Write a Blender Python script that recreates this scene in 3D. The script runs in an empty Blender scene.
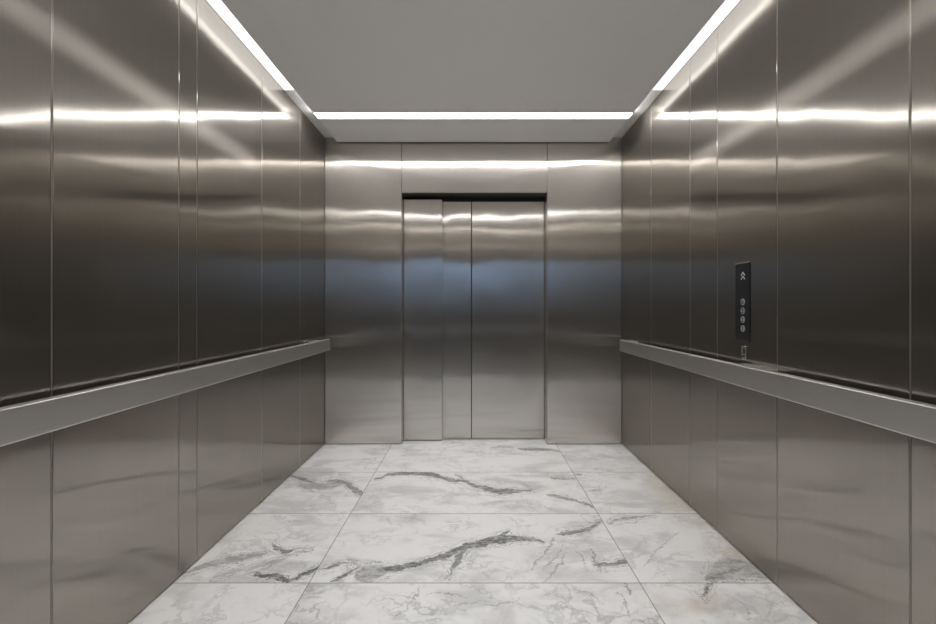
import bpy, bmesh, math, random
from mathutils import Vector

C = bpy.context.scene.collection
sc = bpy.context.scene
PI = math.pi

# ------------------------------------------------------------------ sizes (metres)
W = 1.248          # half width of the car
D = 3.78           # face of the front wall
B = 0.42           # face of the rear wall (open entrance behind)
EYE = 1.147
ZC = 2.584         # upper ceiling
ZP = 2.534         # underside of the suspended ceiling panels
XP = 1.138         # half width of the ceiling panels
OPL, OPR, OPH = -0.603, 0.622, 2.115     # front doorway

# ------------------------------------------------------------------ materials
def new_mat(name):
    m = bpy.data.materials.new(name)
    m.use_nodes = True
    nt = m.node_tree
    nt.nodes.clear()
    out = nt.nodes.new('ShaderNodeOutputMaterial')
    return m, nt, out

class NB:
    """small node builder"""
    def __init__(self, nt):
        self.nt = nt
    def n(self, t, **kw):
        nd = self.nt.nodes.new(t)
        for k, v in kw.items():
            setattr(nd, k, v)
        return nd
    def put(self, sock, v):
        if hasattr(v, 'default_value') or isinstance(v, bpy.types.NodeSocket):
            self.nt.links.new(v, sock)
        else:
            sock.default_value = v
    def m(self, op, a, b=None, c=None, clamp=False):
        nd = self.n('ShaderNodeMath', operation=op)
        nd.use_clamp = clamp
        self.put(nd.inputs[0], a)
        if b is not None: self.put(nd.inputs[1], b)
        if c is not None: self.put(nd.inputs[2], c)
        return nd.outputs[0]
    def noise(self, vec, scale, detail=2.0, rough=0.5, w=None, dim='3D', dist=0.0):
        nd = self.n('ShaderNodeTexNoise')
        nd.noise_dimensions = '4D' if w is not None else dim
        self.put(nd.inputs['Vector'], vec)
        if w is not None: self.put(nd.inputs['W'], w)
        nd.inputs['Scale'].default_value = scale
        nd.inputs['Detail'].default_value = detail
        nd.inputs['Roughness'].default_value = rough
        nd.inputs['Distortion'].default_value = dist
        return nd
    def vmul(self, v, s):
        nd = self.n('ShaderNodeVectorMath', operation='MULTIPLY')
        self.put(nd.inputs[0], v); nd.inputs[1].default_value = s
        return nd.outputs[0]
    def smooth(self, x, a, b, lo=0.0, hi=1.0):
        nd = self.n('ShaderNodeMapRange')
        nd.interpolation_type = 'SMOOTHSTEP'
        self.put(nd.inputs['Value'], x)
        nd.inputs['From Min'].default_value = a; nd.inputs['From Max'].default_value = b
        nd.inputs['To Min'].default_value = lo; nd.inputs['To Max'].default_value = hi
        return nd.outputs['Result']
    def mix(self, f, a, b):
        nd = self.n('ShaderNodeMix'); nd.data_type = 'RGBA'
        self.put(nd.inputs['Factor'], f)
        for s, v in ((nd.inputs[6], a), (nd.inputs[7], b)):
            if isinstance(v, bpy.types.NodeSocket): self.nt.links.new(v, s)
            else: s.default_value = (*v, 1) if len(v) == 3 else v
        return nd.outputs[2]

def brushed_steel(name, col, along, across, wave=0.0, grain=(260.0, 260.0, 3.0), haze=0.25, haze_rough=0.45):
    """brushed stainless steel: a lobe long across the grain (along = roughness up the grain, across = sideways), a soft haze, a slightly wavy sheet"""
    m, nt, out = new_mat(name)
    b = NB(nt)
    geo = b.n('ShaderNodeNewGeometry')
    oi = b.n('ShaderNodeObjectInfo')
    pos = geo.outputs['Position']
    g = b.noise(b.vmul(pos, grain), 1.0, 2.0, 0.6)
    big = b.noise(b.vmul(pos, (1.2, 1.2, 1.6)), 1.6, 3.0, 0.55)
    tone = b.m('ADD', b.m('MULTIPLY', g.outputs[0], 0.6), b.m('MULTIPLY', big.outputs[0], 0.4))
    cc = b.mix(tone, tuple(x * 0.88 for x in col), tuple(min(1.0, x * 1.10) for x in col))
    tg = b.n('ShaderNodeTangent'); tg.direction_type = 'UV_MAP'; tg.uv_map = 'UVMap'
    nrm = None
    if wave:
        rnd = oi.outputs['Random']
        wn = b.noise(b.vmul(pos, (1.5, 1.5, 1.1)), 1.5, 1.5, 0.45, w=b.m('MULTIPLY', rnd, 37.0))
        wn2 = b.noise(b.vmul(pos, (5.0, 5.0, 2.6)), 1.5, 1.0, 0.4, w=b.m('MULTIPLY', rnd, 11.0))
        bp = b.n('ShaderNodeBump')
        bp.inputs['Strength'].default_value = 1.0
        bp.inputs['Distance'].default_value = wave
        b.put(bp.inputs['Height'], b.m('ADD', wn.outputs[0], b.m('MULTIPLY', wn2.outputs[0], 0.12)))
        nrm = bp.outputs[0]
    # Cycles: alpha = rough^2, split by the anisotropy a into alpha*(1+|a|..) -- solved here for the two wanted roughnesses
    al, ac = along, across
    alpha = math.sqrt(al * ac); k = 1.0 - math.sqrt(al / ac)
    def glossy(rough, an):
        gl = b.n('ShaderNodeBsdfAnisotropic'); gl.distribution = 'MULTI_GGX'
        b.put(gl.inputs['Color'], cc)
        gl.inputs['Roughness'].default_value = rough
        gl.inputs['Anisotropy'].default_value = an
        nt.links.new(tg.outputs[0], gl.inputs['Tangent'])
        if nrm is not None: nt.links.new(nrm, gl.inputs['Normal'])
        return gl
    g1 = glossy(math.sqrt(alpha), -k)
    g2 = glossy(haze_rough, -0.45 if k > 0.3 else 0.0)
    mx = b.n('ShaderNodeMixShader'); mx.inputs[0].default_value = haze
    nt.links.new(g1.outputs[0], mx.inputs[1]); nt.links.new(g2.outputs[0], mx.inputs[2])
    nt.links.new(mx.outputs[0], out.inputs[0])
    return m

def plain(name, col, rough=0.5, metal=0.0, noise=0.0, nscale=30.0):
    m, nt, out = new_mat(name)
    b = NB(nt)
    p = b.n('ShaderNodeBsdfPrincipled')
    p.inputs['Roughness'].default_value = rough
    p.inputs['Metallic'].default_value = metal
    if noise:
        geo = b.n('ShaderNodeNewGeometry')
        nz = b.noise(geo.outputs['Position'], nscale, 3.0, 0.55)
        b.put(p.inputs['Base Color'], b.mix(nz.outputs[0], tuple(x * (1 - noise) for x in col), tuple(min(1, x * (1 + noise)) for x in col)))
    else:
        p.inputs['Base Color'].default_value = (*col, 1)
    nt.links.new(p.outputs[0], out.inputs[0])
    return m

def emitter(name, col, strength):
    m, nt, out = new_mat(name)
    e = nt.nodes.new('ShaderNodeEmission')
    e.inputs[0].default_value = (*col, 1); e.inputs[1].default_value = strength
    nt.links.new(e.outputs[0], out.inputs[0])
    return m

# ------------------------------------------------------------------ marble floor
# each vein: (points (x, y, half width) on the floor in metres, depth of colour, tile, runs away from the door)
VEINS = [
    ([(-1.273, 1.933, 0.0109), (-1.231, 1.963, 0.0194), (-1.197, 2.001, 0.0264), (-1.117, 2.048, 0.0325), (-1.028, 2.081, 0.0252), (-0.965, 2.115, 0.0069)], 0.6, 'L3', 0),
    ([(-1.031, 1.963, 0.0075), (-0.981, 1.985, 0.0199), (-0.919, 2.024, 0.0159), (-0.867, 2.073, 0.005)], 0.35, 'L3', 0),
    ([(-1.11, 1.919, 0.0071), (-1.07, 1.948, 0.0191), (-1.017, 1.97, 0.012), (-0.979, 2.001, 0.0047)], 0.4, 'L3', 0),
    ([(-0.939, 1.944, 0.0088), (-0.902, 1.93, 0.0144), (-0.846, 1.919, 0.0178), (-0.786, 1.898, 0.0091), (-0.749, 1.922, 0.0158), (-0.711, 1.959, 0.0223), (-0.678, 2.016, 0.0118)], 0.95, 'L3', 0),
    ([(-0.98, 2.192, 0.0047), (-0.947, 2.16, 0.0117), (-0.909, 2.137, 0.0088), (-0.874, 2.121, 0.0157), (-0.85, 2.133, 0.0044), (-0.809, 2.151, 0.0027)], 0.8, 'L3', 0),
    ([(-0.984, 1.94, 0.0044), (-0.929, 1.97, 0.0075), (-0.878, 2.044, 0.0105), (-0.833, 2.115, 0.0104), (-0.763, 2.142, 0.0027)], 0.4, 'L3', 0),
    ([(-1.046, 1.644, 0.0021), (-1.026, 1.78, 0.0049), (-1.02, 1.692, 0.0044), (-1.006, 1.83, 0.0032), (-0.975, 1.857, 0.0013)], 0.32, 'L4', 0),
    ([(-1.248, 3.081, 0.011), (-1.159, 3.027, 0.0284), (-1.086, 2.975, 0.0206), (-1.006, 2.933, 0.0083)], 0.8, 'L2', 0),
    ([(-1.136, 2.9, 0.0081), (-1.072, 2.9, 0.0456), (-0.981, 2.9, 0.0521), (-0.896, 2.916, 0.0494), (-0.841, 2.949, 0.0169)], 0.55, 'L2', 0),
    ([(-0.984, 2.987, 0.0069), (-0.932, 2.989, 0.0156), (-0.859, 2.966, 0.0273), (-0.773, 2.867, 0.0319), (-0.702, 2.79, 0.0332), (-0.677, 2.76, 0.0148)], 0.75, 'L2', 0),
    ([(-0.941, 2.745, 0.0044), (-0.862, 2.688, 0.0084), (-0.794, 2.62, 0.004)], 0.3, 'L2', 0),
    ([(-0.676, 1.97, 0.0038), (-0.645, 1.985, 0.0099), (-0.616, 2.004, 0.0109), (-0.569, 2.028, 0.0072), (-0.523, 2.024, 0.004)], 0.75, 'M3', 0),
    ([(-0.599, 1.894, 0.0042), (-0.577, 1.905, 0.0141), (-0.547, 1.933, 0.0188), (-0.519, 1.974, 0.0113), (-0.506, 1.993, 0.0031)], 0.85, 'M3', 0),
    ([(-0.507, 1.963, 0.0075), (-0.489, 1.94, 0.0511), (-0.449, 1.937, 0.0581), (-0.408, 1.948, 0.0514), (-0.378, 1.97, 0.0226), (-0.345, 1.985, 0.0076)], 0.62, 'M3', 0),
    ([(-0.422, 1.97, 0.0113), (-0.36, 1.97, 0.0195), (-0.29, 1.995, 0.0216), (-0.21, 2.044, 0.0178), (-0.127, 2.09, 0.022), (-0.049, 2.151, 0.0269), (0.047, 2.196, 0.0308), (0.143, 2.234, 0.0406), (0.237, 2.234, 0.0213), (0.333, 2.215, 0.0133), (0.357, 2.178, 0.0046)], 0.9, 'M3', 0),
    ([(-0.246, 2.04, 0.0032), (-0.195, 2.073, 0.0067), (-0.124, 2.12, 0.0087), (-0.069, 2.16, 0.0054)], 0.6, 'M3', 0),
    ([(-0.191, 2.032, 0.0024), (-0.148, 2.056, 0.0057), (-0.111, 2.048, 0.0081), (-0.086, 2.008, 0.0047)], 0.6, 'M3', 0),
    ([(0.097, 2.225, 0.0144), (0.14, 2.269, 0.018), (0.189, 2.315, 0.0042)], 0.8, 'M3', 0),
    ([(-0.123, 1.891, 0.0014), (-0.101, 1.955, 0.005), (-0.085, 1.993, 0.0127), (-0.062, 2.09, 0.016), (-0.044, 2.151, 0.0055)], 0.75, 'M3', 1),
    ([(0.418, 2.274, 0.004), (0.457, 2.294, 0.0184), (0.549, 2.315, 0.0176), (0.605, 2.351, 0.015), (0.655, 2.384, 0.0132), (0.693, 2.423, 0.0068)], 0.75, 'M3', 0),
    ([(0.713, 2.401, 0.0045), (0.803, 2.446, 0.0139), (0.874, 2.464, 0.0153), (0.96, 2.487, 0.006), (1.012, 2.493, 0.0024)], 0.6, 'R3', 0),
    ([(0.529, 2.024, 0.0064), (0.557, 2.008, 0.0156), (0.612, 2.015, 0.0149), (0.679, 2.028, 0.0159), (0.7, 2.024, 0.0064)], 0.75, 'M3', 0),
    ([(0.544, 1.948, 0.002), (0.554, 2.001, 0.0066), (0.56, 2.09, 0.0048), (0.562, 2.169, 0.0017)], 0.6, 'M3', 1),
    ([(0.303, 1.877, 0.0034), (0.358, 1.97, 0.0045), (0.412, 2.065, 0.0037), (0.44, 2.115, 0.0011)], 0.5, 'M3', 1),
    ([(0.253, 1.97, 0.0025), (0.293, 2.04, 0.0047), (0.33, 2.098, 0.0048), (0.373, 2.187, 0.0056), (0.399, 2.254, 0.0023)], 0.5, 'M3', 1),
    ([(0.308, 1.963, 0.0015), (0.358, 2.048, 0.0042), (0.406, 2.133, 0.0033), (0.446, 2.215, 0.0017)], 0.4, 'M3', 1),
    ([(0.498, 1.955, 0.001), (0.499, 1.993, 0.0031), (0.499, 2.065, 0.0042), (0.48, 2.124, 0.0038), (0.448, 2.151, 0.0016)], 0.4, 'M3', 1),
    ([(-0.666, 3.018, 0.0088), (-0.625, 3.045, 0.0162), (-0.568, 3.106, 0.028), (-0.468, 3.128, 0.0341), (-0.349, 3.124, 0.0416), (-0.248, 3.072, 0.0329), (-0.142, 2.996, 0.0226), (-0.075, 2.984, 0.0172), (0.005, 2.908, 0.0246), (0.099, 2.852, 0.0362), (0.173, 2.816, 0.0461), (0.286, 2.82, 0.0185), (0.369, 2.831, 0.0093)], 0.85, 'M2', 0),
    ([(-0.126, 3.1, 0.0074), (-0.09, 3.054, 0.0181), (-0.048, 2.975, 0.0206), (0.011, 2.916, 0.0099)], 0.7, 'M2', 0),
    ([(0.447, 2.768, 0.0059), (0.488, 2.753, 0.022), (0.542, 2.721, 0.0229), (0.621, 2.669, 0.0179), (0.682, 2.607, 0.0158), (0.698, 2.581, 0.0039)], 0.7, 'M2', 0),
    ([(0.524, 3.036, 0.0054), (0.57, 3.029, 0.0178), (0.623, 3.022, 0.0195), (0.695, 3.045, 0.0108)], 0.65, 'M2', 0),
    ([(0.301, 2.966, 0.0034), (0.351, 2.884, 0.0113), (0.383, 2.79, 0.006)], 0.4, 'M2', 0),
    ([(0.137, 3.682, 0.0053), (0.203, 3.703, 0.0133), (0.253, 3.713, 0.0134), (0.325, 3.687, 0.0053)], 0.55, 'M1', 0),
    ([(0.364, 3.666, 0.0052), (0.427, 3.65, 0.031), (0.525, 3.653, 0.0362), (0.605, 3.645, 0.0232), (0.685, 3.597, 0.0125)], 0.8, 'M1', 0),
    ([(0.701, 3.104, 0.0056), (0.721, 3.1, 0.013), (0.741, 3.098, 0.0056)], 0.7, 'R2', 0),
    ([(0.731, 2.82, 0.0031), (0.771, 2.828, 0.0093), (0.81, 2.831, 0.0047)], 0.5, 'R2', 0),
    ([(0.895, 1.817, 0.0019), (0.903, 1.792, 0.005), (0.942, 1.83, 0.0078), (0.982, 1.867, 0.0101), (1.015, 1.905, 0.007)], 0.85, 'R4', 0),
    ([(0.978, 1.891, 0.0069), (1.022, 1.919, 0.0357), (1.093, 1.97, 0.0526), (1.163, 1.993, 0.0692), (1.22, 1.978, 0.0644), (1.267, 1.948, 0.0514), (1.291, 1.919, 0.0214), (1.306, 1.898, 0.007)], 0.5, 'R3', 0),
    ([(0.99, 1.898, 0.0042), (1.02, 1.915, 0.0156), (1.077, 1.94, 0.0117), (1.133, 1.963, 0.0149), (1.185, 1.985, 0.0046)], 0.7, 'R3', 0),
    ([(1.15, 2.024, 0.0024), (1.2, 2.04, 0.0105), (1.222, 2.008, 0.0078), (1.246, 1.97, 0.0128), (1.28, 1.948, 0.0059)], 0.6, 'R3', 0),
    ([(0.747, 1.993, 0.001), (0.786, 2.024, 0.0036), (0.851, 2.107, 0.0043), (0.905, 2.169, 0.0044), (0.972, 2.234, 0.0046), (1.048, 2.304, 0.0018)], 0.42, 'R3', 1),
    ([(1.094, 1.874, 0.0041), (1.101, 1.843, 0.0072), (1.102, 1.811, 0.0038)], 0.45, 'R4', 0),
    ([(1.01, 1.654, 0.0025), (1.039, 1.72, 0.0035), (1.036, 1.762, 0.0036), (1.026, 1.792, 0.0014)], 0.42, 'R4', 1),
    ([(0.634, 1.798, 0.0051), (0.629, 1.83, 0.0061), (0.627, 1.874, 0.0043)], 0.6, 'M4', 1),
    ([(0.585, 1.67, 0.0021), (0.595, 1.72, 0.0044), (0.592, 1.768, 0.0041), (0.582, 1.811, 0.0019)], 0.5, 'M4', 1),
    ([(-0.308, 1.665, 0.0017), (-0.273, 1.698, 0.0035), (-0.245, 1.744, 0.0031), (-0.222, 1.805, 0.0037), (-0.216, 1.857, 0.0024)], 0.45, 'M4', 1),
    ([(-0.188, 1.786, 0.0019), (-0.13, 1.811, 0.0051), (-0.069, 1.798, 0.005), (-0.025, 1.78, 0.0025)], 0.4, 'M4', 0),
    ([(0.037, 1.738, 0.0023), (0.076, 1.732, 0.0041), (0.104, 1.756, 0.006), (0.147, 1.75, 0.0042), (0.189, 1.786, 0.0025)], 0.42, 'M4', 0),
    ([(0.412, 1.805, 0.0025), (0.455, 1.817, 0.0051), (0.483, 1.786, 0.0043), (0.504, 1.75, 0.0024)], 0.5, 'M4', 0),
]

COLJ = (-0.685, 0.695)
ROWJ = (1.877, 2.511, 3.145)

def marble():
    m, nt, out = new_mat('veined_marble')
    b = NB(nt)
    geo = b.n('ShaderNodeNewGeometry')
    sep = b.n('ShaderNodeSeparateXYZ'); nt.links.new(geo.outputs['Position'], sep.inputs[0])
    X, Y = sep.outputs[0], sep.outputs[1]
    pos = geo.outputs['Position']
    gt = lambda a, v: b.m('GREATER_THAN', a, v)
    inv = lambda a: b.m('SUBTRACT', 1.0, a)
    cL = inv(gt(X, COLJ[0])); cR = gt(X, COLJ[1]); cM = b.m('MULTIPLY', inv(cL), inv(cR))
    g1, g2, g3 = gt(Y, ROWJ[0]), gt(Y, ROWJ[1]), gt(Y, ROWJ[2])
    rows = {'4': inv(g1), '3': b.m('MULTIPLY', g1, inv(g2)), '2': b.m('MULTIPLY', g2, inv(g3)), '1': g3}
    cols = {'L': cL, 'M': cM, 'R': cR}
    tiles = {}
    def tile(k):
        if k not in tiles:
            tiles[k] = b.m('MULTIPLY', cols[k[0]], rows[k[1]])
        return tiles[k]
    # a different piece of stone in every tile
    tid = b.m('ADD', b.m('MULTIPLY', b.m('ADD', b.m('ADD', g1, g2), g3), 3.7), b.m('ADD', b.m('MULTIPLY', cM, 1.9), b.m('MULTIPLY', cR, 7.3)))
    # ragged edges of the veins
    w1 = b.noise(pos, 9.0, 5.0, 0.62, w=tid)
    w2 = b.noise(pos, 46.0, 4.0, 0.65, w=tid)
    w3 = b.noise(pos, 21.0, 3.0, 0.6, w=b.m('ADD', tid, 44.0))
    wob = b.m('ADD', b.m('MULTIPLY', b.m('SUBTRACT', w1.outputs[0], 0.5), 0.05), b.m('ADD', b.m('MULTIPLY', b.m('SUBTRACT', w2.outputs[0], 0.5), 0.050), b.m('MULTIPLY', b.m('SUBTRACT', w3.outputs[0], 0.5), 0.055)))
    s1 = b.noise(pos, 8.0, 5.0, 0.62, w=b.m('ADD', tid, 20.0))
    s2 = b.noise(pos, 52.0, 4.0, 0.65, w=b.m('ADD', tid, 31.0))
    wob2 = b.m('ADD', b.m('MULTIPLY', b.m('SUBTRACT', s1.outputs[0], 0.5), 0.04), b.m('MULTIPLY', b.m('SUBTRACT', s2.outputs[0], 0.5), 0.018))
    grit = b.noise(b.vmul(pos, (1.0, 1.6, 1.0)), 42.0, 5.0, 0.7, w=tid)
    strand = b.noise(b.vmul(pos, (0.45, 1.5, 1.0)), 26.0, 4.0, 0.6, w=tid)
    dark = None; edge = None
    for pts, strength, tk, sw in VEINS:
        u, v = (Y, X) if sw else (X, Y)
        iu, iv = (1, 0) if sw else (0, 1)
        us = [q[iu] for q in pts]; vs = [q[iv] for q in pts]; hs = [q[2] for q in pts]
        u0, u1 = us[0] - 0.004, us[-1] + 0.004
        v0, v1 = min(vs) - 0.01, max(vs) + 0.01
        hm = max(hs)
        t = b.n('ShaderNodeMapRange'); t.clamp = True
        b.put(t.inputs['Value'], b.m('ADD', u, b.m('MULTIPLY', wob2, 0.8)))
        t.inputs['From Min'].default_value = u0; t.inputs['From Max'].default_value = u1
        def curve(vals, lo, hi, ends=None):
            fc = b.n('ShaderNodeFloatCurve')
            cm = fc.mapping.curves[0]
            P = [((uu - u0) / (u1 - u0), (val - lo) / (hi - lo)) for uu, val in zip(us, vals)]
            if ends is not None:
                P = [(0.0, ends)] + P + [(1.0, ends)]
            cm.points[0].location = P[0]; cm.points[1].location = P[-1]
            for q in P[1:-1]:
                cm.points.new(*q)
            for q in cm.points: q.handle_type = 'AUTO' if ends is None else 'VECTOR'
            fc.mapping.update()
            nt.links.new(t.outputs['Result'], fc.inputs['Value'])
            return fc.outputs[0]
        ctr = b.m('MULTIPLY_ADD', curve(vs, v0, v1), v1 - v0, v0)
        wd = b.m('MULTIPLY', curve(hs, 0.0, hm, ends=0.0), hm * 1.3)
        dist = b.m('ABSOLUTE', b.m('SUBTRACT', b.m('ADD', v, wob), ctr))
        if hm > 0.008:
            q = b.m('ADD', b.m('SUBTRACT', dist, wd), b.m('SUBTRACT', 2.0, b.m('ADD', b.m('GREATER_THAN', wd, 0.0012), tile(tk))))
            edge = q if edge is None else b.m('MINIMUM', edge, q)
        k = b.m('SUBTRACT', 1.0, b.m('DIVIDE', dist, b.m('ADD', wd, 1e-4)))
        k = b.smooth(k, -0.06, 0.38)
        k = b.m('MULTIPLY', k, b.m('MULTIPLY', tile(tk), min(1.0, strength * 1.1)))
        dark = k if dark is None else b.m('MAXIMUM', dark, k)
    dark = b.m('MULTIPLY', dark, b.smooth(grit.outputs[0], 0.34, 0.54, 0.45, 1.0))
    dark = b.m('MULTIPLY', dark, b.smooth(strand.outputs[0], 0.36, 0.54, 0.60, 1.0))
    # thin broken strands that run beside the thick veins
    for off, wid, amp, seed, top in ((0.010, 0.0040, 0.060, 61.0, 0.75), (0.030, 0.0036, 0.110, 67.0, 0.55)):
        sn = b.noise(b.vmul(pos, (0.7, 1.0, 1.0)), 12.0, 5.0, 0.65, w=b.m('ADD', tid, seed))
        gn = b.noise(pos, 7.0, 2.0, 0.5, w=b.m('ADD', tid, seed + 3.0))
        sd = b.m('ABSOLUTE', b.m('SUBTRACT', edge, b.m('MULTIPLY_ADD', b.m('SUBTRACT', sn.outputs[0], 0.5), amp, off)))
        st_ = b.m('MULTIPLY', b.smooth(sd, 0.0, wid, top, 0.0), b.smooth(gn.outputs[0], 0.36, 0.54))
        dark = b.m('MAXIMUM', dark, st_)
    # soft cloudy grey and a net of hair veins
    cl = b.noise(b.vmul(pos, (1.0, 1.9, 1.0)), 3.2, 6.0, 0.6, w=b.m('ADD', tid, 3.0), dist=0.6)
    cloud = b.smooth(cl.outputs[0], 0.46, 0.66)
    wv = b.noise(pos, 3.4, 5.0, 0.6, w=tid)
    add = b.n('ShaderNodeVectorMath', operation='MULTIPLY_ADD')
    nt.links.new(wv.outputs['Color'], add.inputs[0]); add.inputs[1].default_value = (0.95, 0.75, 0.5)
    sc_ = b.n('ShaderNodeCombineXYZ')
    nt.links.new(b.m('MULTIPLY', X, 1.0), sc_.inputs[0]); nt.links.new(b.m('MULTIPLY', Y, 1.5), sc_.inputs[1]); nt.links.new(b.m('MULTIPLY', tid, 1.7), sc_.inputs[2])
    nt.links.new(sc_.outputs[0], add.inputs[2])
    def net(scale, wid):
        vo = b.n('ShaderNodeTexVoronoi'); vo.feature = 'DISTANCE_TO_EDGE'
        vo.inputs['Scale'].default_value = scale
        nt.links.new(add.outputs[0], vo.inputs['Vector'])
        return b.smooth(vo.outputs['Distance'], 0.0, wid, 1.0, 0.0)
    gate = b.noise(pos, 2.6, 2.0, 0.5, w=b.m('ADD', tid, 9.0))
    ga = b.smooth(gate.outputs[0], 0.44, 0.66)
    gate2 = b.noise(pos, 4.6, 2.0, 0.5, w=b.m('ADD', tid, 15.0))
    gb = b.smooth(gate2.outputs[0], 0.44, 0.64)
    # the front row of tiles and the broken stone right of the middle are the busiest
    row4 = rows['4']
    busy = b.m('ADD', 0.45, b.m('MULTIPLY', row4, b.m('MULTIPLY', cM, 0.25)))
    n1 = b.m('MULTIPLY', b.m('MULTIPLY', net(3.1, 0.075), ga), b.m('MULTIPLY', busy, 0.75))
    n2 = b.m('MULTIPLY', b.m('MULTIPLY', net(7.5, 0.10), gb), b.m('MULTIPLY', busy, 0.75))
    base = (0.77, 0.768, 0.765)
    col = b.mix(b.m('MULTIPLY', cloud, 0.55), base, (0.43, 0.43, 0.425))
    hz = b.noise(pos, 16.0, 5.0, 0.65, w=tid)
    col = b.mix(b.m('MULTIPLY', b.smooth(hz.outputs[0], 0.5, 0.75), 0.16), col, (0.46, 0.46, 0.455))
    col = b.mix(b.m('MAXIMUM', n1, n2), col, (0.27, 0.27, 0.27))
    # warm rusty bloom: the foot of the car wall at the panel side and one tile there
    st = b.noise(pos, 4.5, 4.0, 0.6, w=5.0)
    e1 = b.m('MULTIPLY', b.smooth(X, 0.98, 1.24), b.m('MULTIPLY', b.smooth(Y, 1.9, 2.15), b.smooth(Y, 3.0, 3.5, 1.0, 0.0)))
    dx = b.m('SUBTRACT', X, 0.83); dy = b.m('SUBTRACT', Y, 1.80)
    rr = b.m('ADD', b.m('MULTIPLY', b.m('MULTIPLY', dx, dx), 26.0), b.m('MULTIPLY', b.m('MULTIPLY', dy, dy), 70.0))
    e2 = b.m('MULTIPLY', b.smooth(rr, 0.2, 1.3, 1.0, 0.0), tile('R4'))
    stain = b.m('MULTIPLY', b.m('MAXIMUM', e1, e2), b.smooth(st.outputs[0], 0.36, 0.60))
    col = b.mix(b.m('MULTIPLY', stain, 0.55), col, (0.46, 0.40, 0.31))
    col = b.mix(b.m('MULTIPLY', dark, 0.95), col, (0.085, 0.087, 0.085))
    # fine joints
    jm = None
    for a, vals in ((X, COLJ), (Y, ROWJ)):
        for v in vals:
            k = b.m('LESS_THAN', b.m('ABSOLUTE', b.m('SUBTRACT', a, v)), 0.0022 if a is X else 0.0026)
            jm = k if jm is None else b.m('MAXIMUM', jm, k)
    col = b.mix(b.m('MULTIPLY', jm, 0.72), col, (0.16, 0.15, 0.13))
    p = b.n('ShaderNodeBsdfPrincipled')
    b.put(p.inputs['Base Color'], col)
    b.put(p.inputs['Roughness'], b.m('ADD', 0.38, b.m('MULTIPLY', jm, 0.3)))
    p.inputs['Specular IOR Level'].default_value = 0.35
    nt.links.new(p.outputs[0], out.inputs[0])
    return m

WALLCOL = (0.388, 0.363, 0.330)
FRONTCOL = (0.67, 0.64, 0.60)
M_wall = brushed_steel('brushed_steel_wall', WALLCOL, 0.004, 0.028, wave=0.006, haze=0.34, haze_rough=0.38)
M_front = brushed_steel('brushed_steel_front', FRONTCOL, 0.006, 0.20, wave=0.005, haze=0.2)
M_door = brushed_steel('brushed_steel_door', FRONTCOL, 0.006, 0.30, wave=0.006, haze=0.25)
M_rail = brushed_steel('satin_steel_rail', (0.64, 0.63, 0.61), 0.10, 0.17, grain=(200.0, 4.0, 200.0))
M_trim = brushed_steel('seam_trim', (0.40, 0.38, 0.35), 0.25, 0.25)
M_back = plain('dark_backing', (0.03, 0.028, 0.025), 0.6)
M_edge = plain('dark_door_edge', (0.10, 0.095, 0.09), 0.45, 0.6)
M_ceil = plain('white_ceiling_paint', (0.80, 0.79, 0.77), 0.55)
M_panel = plain('satin_ceiling_panel', (0.90, 0.89, 0.88), 0.5, 0.0, noise=0.02, nscale=40)
M_housing = plain('led_housing_aluminium', (0.7, 0.7, 0.69), 0.4, 0.8)
BEAM_W, BEAM_S = 0.74, 3.2
LEDC = (1.0, 0.985, 0.975)
M_led_side = emitter('led_side', LEDC, 3.4)
M_led_top = emitter('led_top', LEDC, 1.5)
M_led_cross = emitter('led_cross', LEDC, 13.0)
M_led_rear = emitter('led_rear', LEDC, 18.0)
M_glass_black = plain('black_glass', (0.02, 0.02, 0.02), 0.25)
M_button = plain('button_metal', (0.55, 0.55, 0.55), 0.35, 0.8)
M_ring = plain('button_ring', (0.20, 0.20, 0.20), 0.3, 0.9)
M_glyph = plain('button_glyph', (0.03, 0.03, 0.03), 0.5)
M_mark = plain('pale_mark', (0.75, 0.75, 0.75), 0.5)
M_etch = plain('etched_metal', (0.36, 0.355, 0.34), 0.5, 0.5)
M_plate = brushed_steel('emblem_plate', (0.46, 0.44, 0.42), 0.02, 0.06)
M_lobby_wall = plain('lobby_plaster', (0.20, 0.20, 0.205), 0.8, noise=0.03)
M_lobby_floor = plain('lobby_stone', (0.25, 0.245, 0.24), 0.4, noise=0.1, nscale=6)
M_frame = plain('window_frame_grey', (0.2, 0.2, 0.21), 0.45, 0.3)
M_sill = brushed_steel('sill_aluminium', (0.55, 0.54, 0.52), 0.15, 0.2)
M_marble = marble()

# ------------------------------------------------------------------ mesh helpers
def box(bm, x0, x1, y0, y1, z0, z1, bev=0.0, seg=1):
    vs = [bm.verts.new((x, y, z)) for x in (x0, x1) for y in (y0, y1) for z in (z0, z1)]
    f = [(0, 1, 3, 2), (4, 6, 7, 5), (0, 4, 5, 1), (2, 3, 7, 6), (0, 2, 6, 4), (1, 5, 7, 3)]
    fs = [bm.faces.new([vs[i] for i in q]) for q in f]
    if bev:
        es = list({e for q in fs for e in q.edges})
        bmesh.ops.bevel(bm, geom=es, offset=bev, segments=seg, profile=0.5, affect='EDGES')

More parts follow.
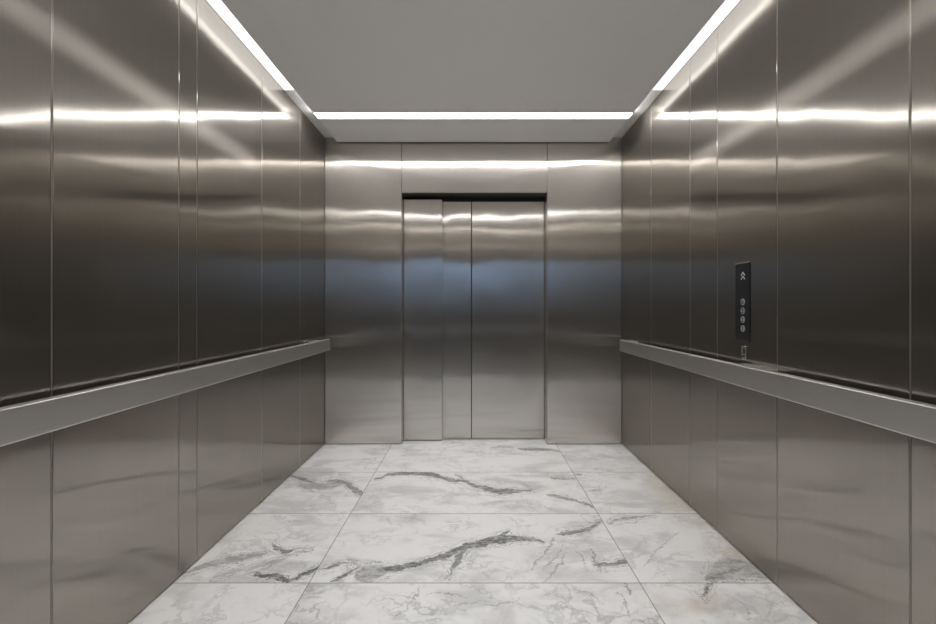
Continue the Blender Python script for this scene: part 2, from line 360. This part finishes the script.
def cyl(bm, c, axis, r, h, n=32, bev=0.0):
    """a cylinder from point c along axis, length h"""
    ax = Vector(axis).normalized()
    a = ax.orthogonal().normalized(); bb = ax.cross(a)
    c = Vector(c)
    prof = [(0.0, r), (h - bev, r), (h, r - bev)] if bev else [(0.0, r), (h, r)]
    rings = [[bm.verts.new(c + ax * d + (a * math.cos(2 * PI * k / n) + bb * math.sin(2 * PI * k / n)) * q) for k in range(n)] for d, q in prof]
    for i in range(len(rings) - 1):
        for k in range(n):
            bm.faces.new((rings[i][k], rings[i][(k + 1) % n], rings[i + 1][(k + 1) % n], rings[i + 1][k]))
    bm.faces.new(rings[0][::-1]); bm.faces.new(rings[-1])

def finish(name, bm, mat, parent=None, origin=None):
    """one mesh object; its origin sits at the middle of its base, its UVs run along each face (u level, v up)"""
    bmesh.ops.recalc_face_normals(bm, faces=bm.faces)
    uv = bm.loops.layers.uv.new('UVMap')
    for f in bm.faces:
        n = f.normal
        if abs(n.z) > 0.8:
            u, v = Vector((1, 0, 0)), Vector((0, 1, 0))
        else:
            u = Vector((0, 0, 1)).cross(n).normalized(); v = Vector((0, 0, 1))
        for l in f.loops:
            l[uv].uv = (l.vert.co.dot(u), l.vert.co.dot(v))
    xs = [v.co.x for v in bm.verts]; ys = [v.co.y for v in bm.verts]; zs = [v.co.z for v in bm.verts]
    o0 = Vector(origin) if origin is not None else Vector(((min(xs) + max(xs)) / 2, (min(ys) + max(ys)) / 2, min(zs)))
    bmesh.ops.translate(bm, verts=bm.verts, vec=-o0)
    me = bpy.data.meshes.new(name)
    bm.to_mesh(me); bm.free()
    me.materials.append(mat)
    o = bpy.data.objects.new(name, me)
    C.objects.link(o)
    if parent is not None:
        o.parent = parent
        o.location = o0 - world_loc(parent)
    else:
        o.location = o0
    return o

def world_loc(o):
    l = Vector(o.location)
    while o.parent is not None:
        o = o.parent; l = l + Vector(o.location)
    return l

def boxes(name, mat, parent, *bs, bev=0.0, seg=1):
    bm = bmesh.new()
    for q in bs: box(bm, *q, bev=bev, seg=seg)
    return finish(name, bm, mat, parent)

def empty(name, loc):
    o = bpy.data.objects.new(name, None); C.objects.link(o); o.location = loc
    o.empty_display_size = 0.1
    return o

def tag(o, label, cat, group=None):
    o['label'] = label; o['category'] = cat
    if group: o['group'] = group
    return o

def struct(o, label, cat):
    o['kind'] = 'structure'; o['label'] = label; o['category'] = cat
    return o

def stroke(bm, pts, w, place):
    """flat pen strokes of width w along 2-D points, put on a surface by place(u, v, h)"""
    for (a, c) in zip(pts[:-1], pts[1:]):
        a = Vector(a); c = Vector(c)
        d = (c - a); L = d.length
        d = d / L; nrm = Vector((-d.y, d.x)) * w / 2
        a2 = a - d * w * 0.3; c2 = c + d * w * 0.3
        q = [a2 - nrm, c2 - nrm, c2 + nrm, a2 + nrm]
        lo = [bm.verts.new(place(p.x, p.y, 0.0)) for p in q]
        hi = [bm.verts.new(place(p.x, p.y, 0.0006)) for p in q]
        bm.faces.new(hi); bm.faces.new(lo[::-1])
        for i in range(4):
            bm.faces.new((lo[i], lo[(i + 1) % 4], hi[(i + 1) % 4], hi[i]))

# ------------------------------------------------------------------ floor
struct(boxes('floor', M_marble, None, (-W - 0.02, W + 0.02, B - 0.17, D + 0.012, -0.05, 0.0), (OPL, OPR, D + 0.012, D + 0.19, -0.05, 0.0)),
       'white marble tile floor of the lift car with grey veins', 'floor')

# ------------------------------------------------------------------ ceiling
ceil = struct(boxes('ceiling', M_ceil, None, (-W - 0.02, W + 0.02, B - 0.17, D + 0.02, ZC, ZC + 0.05)),
              'white upper ceiling of the lift car seen in the light slots', 'ceiling')
G0, G1 = 3.20, 3.30     # cross slot by the doors
R0, R1 = 0.92, 1.02     # cross slot by the entrance
boxes('ceiling_panel', M_panel, ceil, (-XP, XP, R1, G0, ZP, ZC), bev=0.0015)
boxes('ceiling_panel', M_panel, ceil, (-XP, XP, G1, D - 0.02, ZP, ZC), bev=0.0015)
boxes('ceiling_panel', M_panel, ceil, (-XP, XP, B + 0.02, R0, ZP, ZC), bev=0.0015)

def side_light(s, label):
    r = empty('led_strip', (s * (XP + 0.002), (R1 + G0) / 2, ZP))
    tag(r, label, 'light', 'light strips of the car ceiling')
    a, c = sorted((s * (XP + 0.0005), s * (XP + 0.004)))
    boxes('housing', M_housing, r, (a, c, R1 + 0.03, G0 - 0.02, ZP + 0.008, ZC - 0.002))
    a, c = sorted((s * (XP + 0.004), s * (XP + 0.007)))
    boxes('diffuser', M_led_side, r, (a, c, R1 + 0.03, G0 - 0.02, ZP + 0.010, ZC - 0.004))
    a, c = sorted((s * (XP + 0.008), s * (W - 0.004)))
    boxes('diffuser', M_led_top, r, (a, c, R1 + 0.03, G0 - 0.24, ZC - 0.0030, ZC - 0.0006))
    beam(r, s)

def lamp(parent, loc, sx, sy, watts, spread):
    """the beam of a light strip: an area lamp of the strip's own size shining down out of the slot"""
    l = bpy.data.lights.new('lamp', 'AREA'); l.shape = 'RECTANGLE'; l.size = sx; l.size_y = sy
    l.energy = watts; l.color = LEDC; l.spread = math.radians(spread)
    o = bpy.data.objects.new('lamp', l); C.objects.link(o)
    o.parent = parent; o.location = Vector(loc) - world_loc(parent)

def beam(parent, s):
    """an added narrow lamp under the slot that draws a light streak on the wall opposite"""
    l = bpy.data.lights.new('added_streak_lamp', 'AREA'); l.shape = 'RECTANGLE'; l.size = 1.7; l.size_y = 0.035  # added lamp: the strips alone cast no such streak
    l.energy = BEAM_W; l.color = LEDC; l.spread = math.radians(BEAM_S)
    o = bpy.data.objects.new('added_streak_lamp', l); C.objects.link(o)
    p = Vector((s * (XP + 0.03), R1 + 0.70, ZP - 0.006))
    t = Vector((-s * W, R1 + 0.70, EYE + 0.83))
    o.parent = parent; o.location = p - world_loc(parent)
    o.rotation_euler = (t - p).to_track_quat('-Z', 'Y').to_euler()

def cross_light(y0, y1, label, mat, watts):
    r = empty('led_strip', (0, (y0 + y1) / 2, ZP))
    tag(r, label, 'light', 'light strips of the car ceiling')
    boxes('housing', M_housing, r, (-XP, XP, y0 + 0.0005, y0 + 0.003, ZP + 0.004, ZC - 0.001), (-XP, XP, y1 - 0.003, y1 - 0.0005, ZP + 0.004, ZC - 0.001))
    boxes('diffuser', mat, r, (-XP + 0.002, XP - 0.002, y0 + 0.003, y1 - 0.003, ZP + 0.002, ZP + 0.008))
    lamp(r, (0, (y0 + y1) / 2, ZP + 0.001), 2 * XP - 0.05, 0.07, watts, 120)
side_light(-1, 'long light strip in the ceiling slot along the left wall')
side_light(1, 'long light strip in the ceiling slot along the right wall')
cross_light(G0, G1, 'bright light strip across the ceiling in front of the doors', M_led_cross, 11.4)
cross_light(R0, R1, 'light strip across the ceiling beside the open entrance', M_led_rear, 11.6)

# ------------------------------------------------------------------ side walls
GAP = 0.0030
Z0, Z1 = 0.008, ZC - 0.003
def side_wall(name, s, seams, label):
    a, c = sorted((s * (W + 0.019), s * (W + 0.12)))
    w = struct(boxes(name, M_back, None, (a, c, B - 0.17, D + 0.12, -0.05, ZC + 0.05)), label, 'wall')
    for y0, y1 in zip(seams[:-1], seams[1:]):
        a, c = sorted((s * W, s * (W + 0.0185)))
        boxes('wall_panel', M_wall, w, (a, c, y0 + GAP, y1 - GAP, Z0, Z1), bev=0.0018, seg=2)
    a, c = sorted((s * (W + 0.0015), s * (W + 0.0185)))
    for y in seams[1:-1]:
        boxes('seam_trim', M_trim, w, (a, c, y - 0.0010, y + GAP + 0.001, Z0, Z1))
    return w
SL = (B, 1.333, 1.908, 2.033, 2.658, 3.241, D)
SR = (B, 1.286, 1.849, 2.304, 2.592, 3.160, D)
side_wall('wall_left', -1, SL, 'brushed steel left wall of vertical panels')
side_wall('wall_right', 1, SR, 'brushed steel right wall of vertical panels holding the button panel')

# ------------------------------------------------------------------ front wall and its sliding doors
wf = struct(boxes('wall_front', M_back, None, (-W, OPL - 0.02, D + 0.019, D + 0.12, -0.05, ZC), (OPR + 0.02, W, D + 0.019, D + 0.12, -0.05, ZC),
                  (OPL - 0.02, OPR + 0.02, D + 0.019, D + 0.12, OPH + 0.02, ZC)),
            'brushed steel front wall around the closed sliding doors', 'wall')
boxes('wall_panel', M_front, wf, (-W + 0.003, OPL - 0.0015, D, D + 0.0185, Z0 - 0.002, Z1), bev=0.0015, seg=2)
boxes('wall_panel', M_front, wf, (OPR + 0.0015, W - 0.003, D, D + 0.0185, Z0 - 0.002, Z1), bev=0.0015, seg=2)
boxes('transom_panel', M_front, wf, (OPL + 0.0015, OPR - 0.0015, D + 0.001, D + 0.0185, OPH, Z1), bev=0.0015, seg=2)

d1 = empty('door_1', ((OPL + OPR) / 2, D + 0.1, 0))
struct(d1, 'closed brushed steel sliding doors in three leaves', 'door')
boxes('door_jamb', M_front, d1, (OPL - 0.016, OPL, D + 0.019, D + 0.16, 0.0, OPH))
boxes('door_jamb', M_front, d1, (OPR, OPR + 0.016, D + 0.019, D + 0.16, 0.0, OPH))
boxes('door_head', M_edge, d1, (OPL - 0.016, OPR + 0.016, D + 0.019, D + 0.17, OPH, OPH + 0.016))
DY1, DY2 = 3.88, 3.925
boxes('door_leaf', M_door, d1, (OPL + 0.004, -0.270, DY1, DY1 + 0.032, 0.008, 2.083), bev=0.002, seg=2)
boxes('door_leaf', M_door, d1, (-0.40, -0.0185, DY2, DY2 + 0.032, 0.008, 2.075), bev=0.002, seg=2)
boxes('door_leaf', M_door, d1, (-0.0125, OPR - 0.004, DY2, DY2 + 0.032, 0.008, 2.075), bev=0.002, seg=2)
boxes('door_track', M_back, d1, (OPL - 0.1, OPR + 0.1, DY2 + 0.034, DY2 + 0.06, -0.05, OPH + 0.2))
boxes('light_leak_block', M_back, d1, (OPL - 0.1, OPL - 0.02, D + 0.121, DY2 + 0.034, -0.05, OPH + 0.2), (OPR + 0.02, OPR + 0.1, D + 0.121, DY2 + 0.034, -0.05, OPH + 0.2), (OPL - 0.1, OPR + 0.1, D + 0.121, DY2 + 0.034, OPH + 0.02, OPH + 0.2))  # unseen blocks added around the doors to keep outside light from leaking in

# ------------------------------------------------------------------ rear wall: the open entrance behind the camera
wr = struct(boxes('wall_rear', M_back, None, (-W, OPL - 0.02, B - 0.12, B - 0.019, -0.05, ZC), (-OPL + 0.02, W, B - 0.12, B - 0.019, -0.05, ZC),
                  (OPL - 0.02, -OPL + 0.02, B - 0.12, B - 0.019, OPH + 0.02, ZC)),
            'brushed steel rear wall around the open entrance', 'wall')
boxes('wall_panel', M_front, wr, (-W + 0.003, OPL - 0.0015, B - 0.0185, B, Z0, Z1), bev=0.0015)
boxes('wall_panel', M_front, wr, (-OPL + 0.0015, W - 0.003, B - 0.0185, B, Z0, Z1), bev=0.0015)
boxes('transom_panel', M_front, wr, (OPL + 0.0015, -OPL - 0.0015, B - 0.0185, B - 0.001, OPH, Z1), bev=0.0015)
boxes('entrance_jamb', M_front, wr, (OPL - 0.016, OPL, B - 0.17, B - 0.019, 0.0, OPH))
boxes('entrance_jamb', M_front, wr, (-OPL, -OPL + 0.016, B - 0.17, B - 0.019, 0.0, OPH))
boxes('entrance_head', M_edge, wr, (OPL - 0.016, -OPL + 0.016, B - 0.17, B - 0.019, OPH, OPH + 0.016))

# ------------------------------------------------------------------ lobby outside the entrance, with a daylit window
LY = -3.2
struct(boxes('floor_lobby', M_lobby_floor, None, (-3, 3, LY, B - 0.17, -0.05, 0.0)), 'grey stone floor of the lobby', 'floor')
struct(boxes('ceiling_lobby', M_lobby_wall, None, (-3, 3, LY, B - 0.17, 2.75, 2.8)), 'plain lobby ceiling', 'ceiling')
struct(boxes('wall_lobby_left', M_lobby_wall, None, (-3.1, -3, LY, B - 0.17, -0.05, 2.8)), 'plain lobby side wall', 'wall')
struct(boxes('wall_lobby_right', M_lobby_wall, None, (3, 3.1, LY, B - 0.17, -0.05, 2.8)), 'plain lobby side wall', 'wall')
struct(boxes('wall_landing', M_lobby_wall, None, (-3, OPL - 0.02, B - 0.25, B - 0.171, -0.05, 2.8), (-OPL + 0.02, 3, B - 0.25, B - 0.171, -0.05, 2.8),
             (OPL - 0.02, -OPL + 0.02, B - 0.25, B - 0.171, OPH + 0.02, 2.8)), 'lobby wall around the lift entrance', 'wall')
WX0, WX1, WZ0, WZ1 = -1.1, 1.6, 0.95, 2.35
struct(boxes('wall_lobby_back', M_lobby_wall, None, (-3, WX0, LY - 0.15, LY, -0.05, 2.8), (WX1, 3, LY - 0.15, LY, -0.05, 2.8),
             (WX0, WX1, LY - 0.15, LY, -0.05, WZ0), (WX0, WX1, LY - 0.15, LY, WZ1, 2.8)), 'lobby wall with a daylit window', 'wall')
wn = struct(boxes('window_1', M_frame, None, (WX0, WX1, LY - 0.12, LY - 0.06, WZ0, WZ0 + 0.05), (WX0, WX1, LY - 0.12, LY - 0.06, WZ1 - 0.05, WZ1),
                  (WX0, WX0 + 0.05, LY - 0.12, LY - 0.06, WZ0, WZ1), (WX1 - 0.05, WX1, LY - 0.12, LY - 0.06, WZ0, WZ1)),
            'wide lobby window with blue daylight', 'window')

m_, nt_, out_ = new_mat('window_glass')
nb_ = NB(nt_)
tr_ = nb_.n('ShaderNodeBsdfTransparent'); gl_ = nb_.n('ShaderNodeBsdfGlossy'); gl_.inputs['Roughness'].default_value = 0.02
mx_ = nb_.n('ShaderNodeMixShader'); mx_.inputs[0].default_value = 0.06
nt_.links.new(tr_.outputs[0], mx_.inputs[1]); nt_.links.new(gl_.outputs[0], mx_.inputs[2]); nt_.links.new(mx_.outputs[0], out_.inputs[0])
boxes('pane', m_, wn, (WX0 + 0.05, WX1 - 0.05, LY - 0.094, LY - 0.088, WZ0 + 0.05, WZ1 - 0.05))

# ------------------------------------------------------------------ handrails
def rail(s, label, y_end, brackets):
    x0, x1 = sorted((s * 1.160, s * 1.196))
    r = empty('handrail', (s * 1.2, 2.1, 0.805))
    tag(r, label, 'handrail', 'handrails of the car')
    boxes('bar', M_rail, r, (x0, x1, 0.50, y_end, 0.805, 0.897), bev=0.005, seg=4)
    for y0, y1, z0, z1 in brackets:
        a, c = sorted((s * 1.1965, s * (W - 0.0005)))
        boxes('bracket', M_rail, r, (a, c, y0, y1, z0, z1), bev=0.002, seg=2)
BL = [(0.62, 0.72, 0.82, 0.88), (3.40, 3.56, 0.815, 0.893)]
rail(-1, 'flat satin steel handrail along the left wall', 3.655, BL)
rail(1, 'flat satin steel handrail along the right wall below the button panel', 3.57, BL + [(1.84, 2.06, 0.815, 0.893)])

# ------------------------------------------------------------------ black button panel on the right wall
PX = W - 0.0002
py0, py1, pz0, pz1 = 2.027, 2.136, 0.992, 1.353
cp = empty('control_panel', (PX, (py0 + py1) / 2, pz0))
tag(cp, 'tall black glass button panel with four round buttons on the right wall', 'control panel')
boxes('faceplate', M_glass_black, cp, (PX - 0.004, PX, py0, py1, pz0, pz1), bev=0.001)
boxes('top_trim', M_trim, cp, (PX - 0.006, PX, py0 - 0.004, py1 + 0.004, pz1 + 0.0003, pz1 + 0.004), bev=0.0008)
yc = (py0 + py1) / 2 - 0.006
def on_panel(cz, depth):
    return lambda u, v, h: Vector((PX - depth - h, yc - u, cz + v))   # u reads rightwards seen from inside the car
bm = bmesh.new()
for dv in (0.002, -0.016):
    stroke(bm, [(-0.013, -0.006 + dv), (0.0, 0.008 + dv), (0.013, -0.006 + dv)], 0.0042, on_panel(1.302, 0.004))
o = finish('direction_arrow', bm, M_mark, cp); o['label'] = 'white double chevron pointing up'
G = {
    'bell': [[(-0.009, -0.005), (-0.006, -0.002), (-0.005, 0.004), (0.0, 0.008), (0.005, 0.004), (0.006, -0.002), (0.009, -0.005), (-0.009, -0.005)], [(-0.002, -0.009), (0.002, -0.009)]],
    '3': [[(-0.005, 0.009), (0.005, 0.009), (-0.001, 0.002), (0.004, 0.0), (0.005, -0.005), (0.001, -0.009), (-0.005, -0.008)]],
    '2': [[(-0.005, 0.006), (-0.002, 0.009), (0.003, 0.009), (0.005, 0.005), (-0.005, -0.009), (0.006, -0.009)]],
    '1': [[(-0.003, 0.006), (0.001, 0.009), (0.001, -0.009)]],
}
for key, cz in (('bell', 1.175), ('3', 1.134), ('2', 1.093), ('1', 1.052)):
    bm = bmesh.new(); cyl(bm, (PX - 0.0042, yc, cz), (-1, 0, 0), 0.0152, 0.0025, 40, 0.0008)
    bt = finish('button', bm, M_button, cp)
    bm = bmesh.new()
    for pts in G[key]: stroke(bm, pts, 0.0034, on_panel(cz, 0.0067))
    finish('symbol', bm, M_glyph, bt)

# ------------------------------------------------------------------ engraved emblem below it
ey, ez = 2.073, 0.939
kp = empty('emblem_plate', (PX, ey, ez - 0.028))
tag(kp, 'small square metal emblem below the black button panel', 'sign')
boxes('plate', M_plate, kp, (PX - 0.0015, PX, ey - 0.021, ey + 0.021, ez - 0.030, ez + 0.032), bev=0.0005)
bm = bmesh.new()
pl = lambda u, v, h: Vector((PX - 0.0016 - h, ey - u, ez + v))
for pts in ([(-0.014, 0.0), (-0.014, 0.026), (0.014, 0.026), (0.014, -0.024), (-0.012, -0.024)], [(-0.014, -0.006), (0.004, -0.006)]):
    stroke(bm, pts, 0.0045, pl)
finish('mark', bm, M_etch, kp)

# ------------------------------------------------------------------ daylight outside, camera, colour
w = bpy.data.worlds.new('daylight'); sc.world = w
w.use_nodes = True
wb = NB(w.node_tree)
bg = w.node_tree.nodes['Background']
tc = wb.n('ShaderNodeTexCoord'); sx = wb.n('ShaderNodeSeparateXYZ')
w.node_tree.links.new(tc.outputs['Generated'], sx.inputs[0])
# hazy dusk: dim towards the horizon, clear blue above
wb.put(bg.inputs[0], wb.mix(wb.smooth(sx.outputs[2], -0.02, 0.14), (0.03, 0.034, 0.042), (0.34, 0.55, 0.90)))
bg.inputs[1].default_value = 3.0

cam = bpy.data.cameras.new('camera')
co = bpy.data.objects.new('camera', cam); C.objects.link(co)
co.location = (0, 0, EYE); co.rotation_euler = (PI / 2, 0, 0)
cam.sensor_width = 36.0; cam.sensor_fit = 'HORIZONTAL'; cam.lens = 450 / 936 * 36
cam.shift_x = -5.3 / 936; cam.shift_y = -4.0 / 936
cam.clip_start = 0.02
sc.camera = co
vs = sc.view_settings
vs.view_transform = 'Standard'; vs.look = 'None'; vs.exposure = 0.0; vs.gamma = 1.0; vs.use_curve_mapping = False
sc.cycles.max_bounces = 16; sc.cycles.glossy_bounces = 12; sc.cycles.diffuse_bounces = 8
sc.cycles.sample_clamp_indirect = 12.0
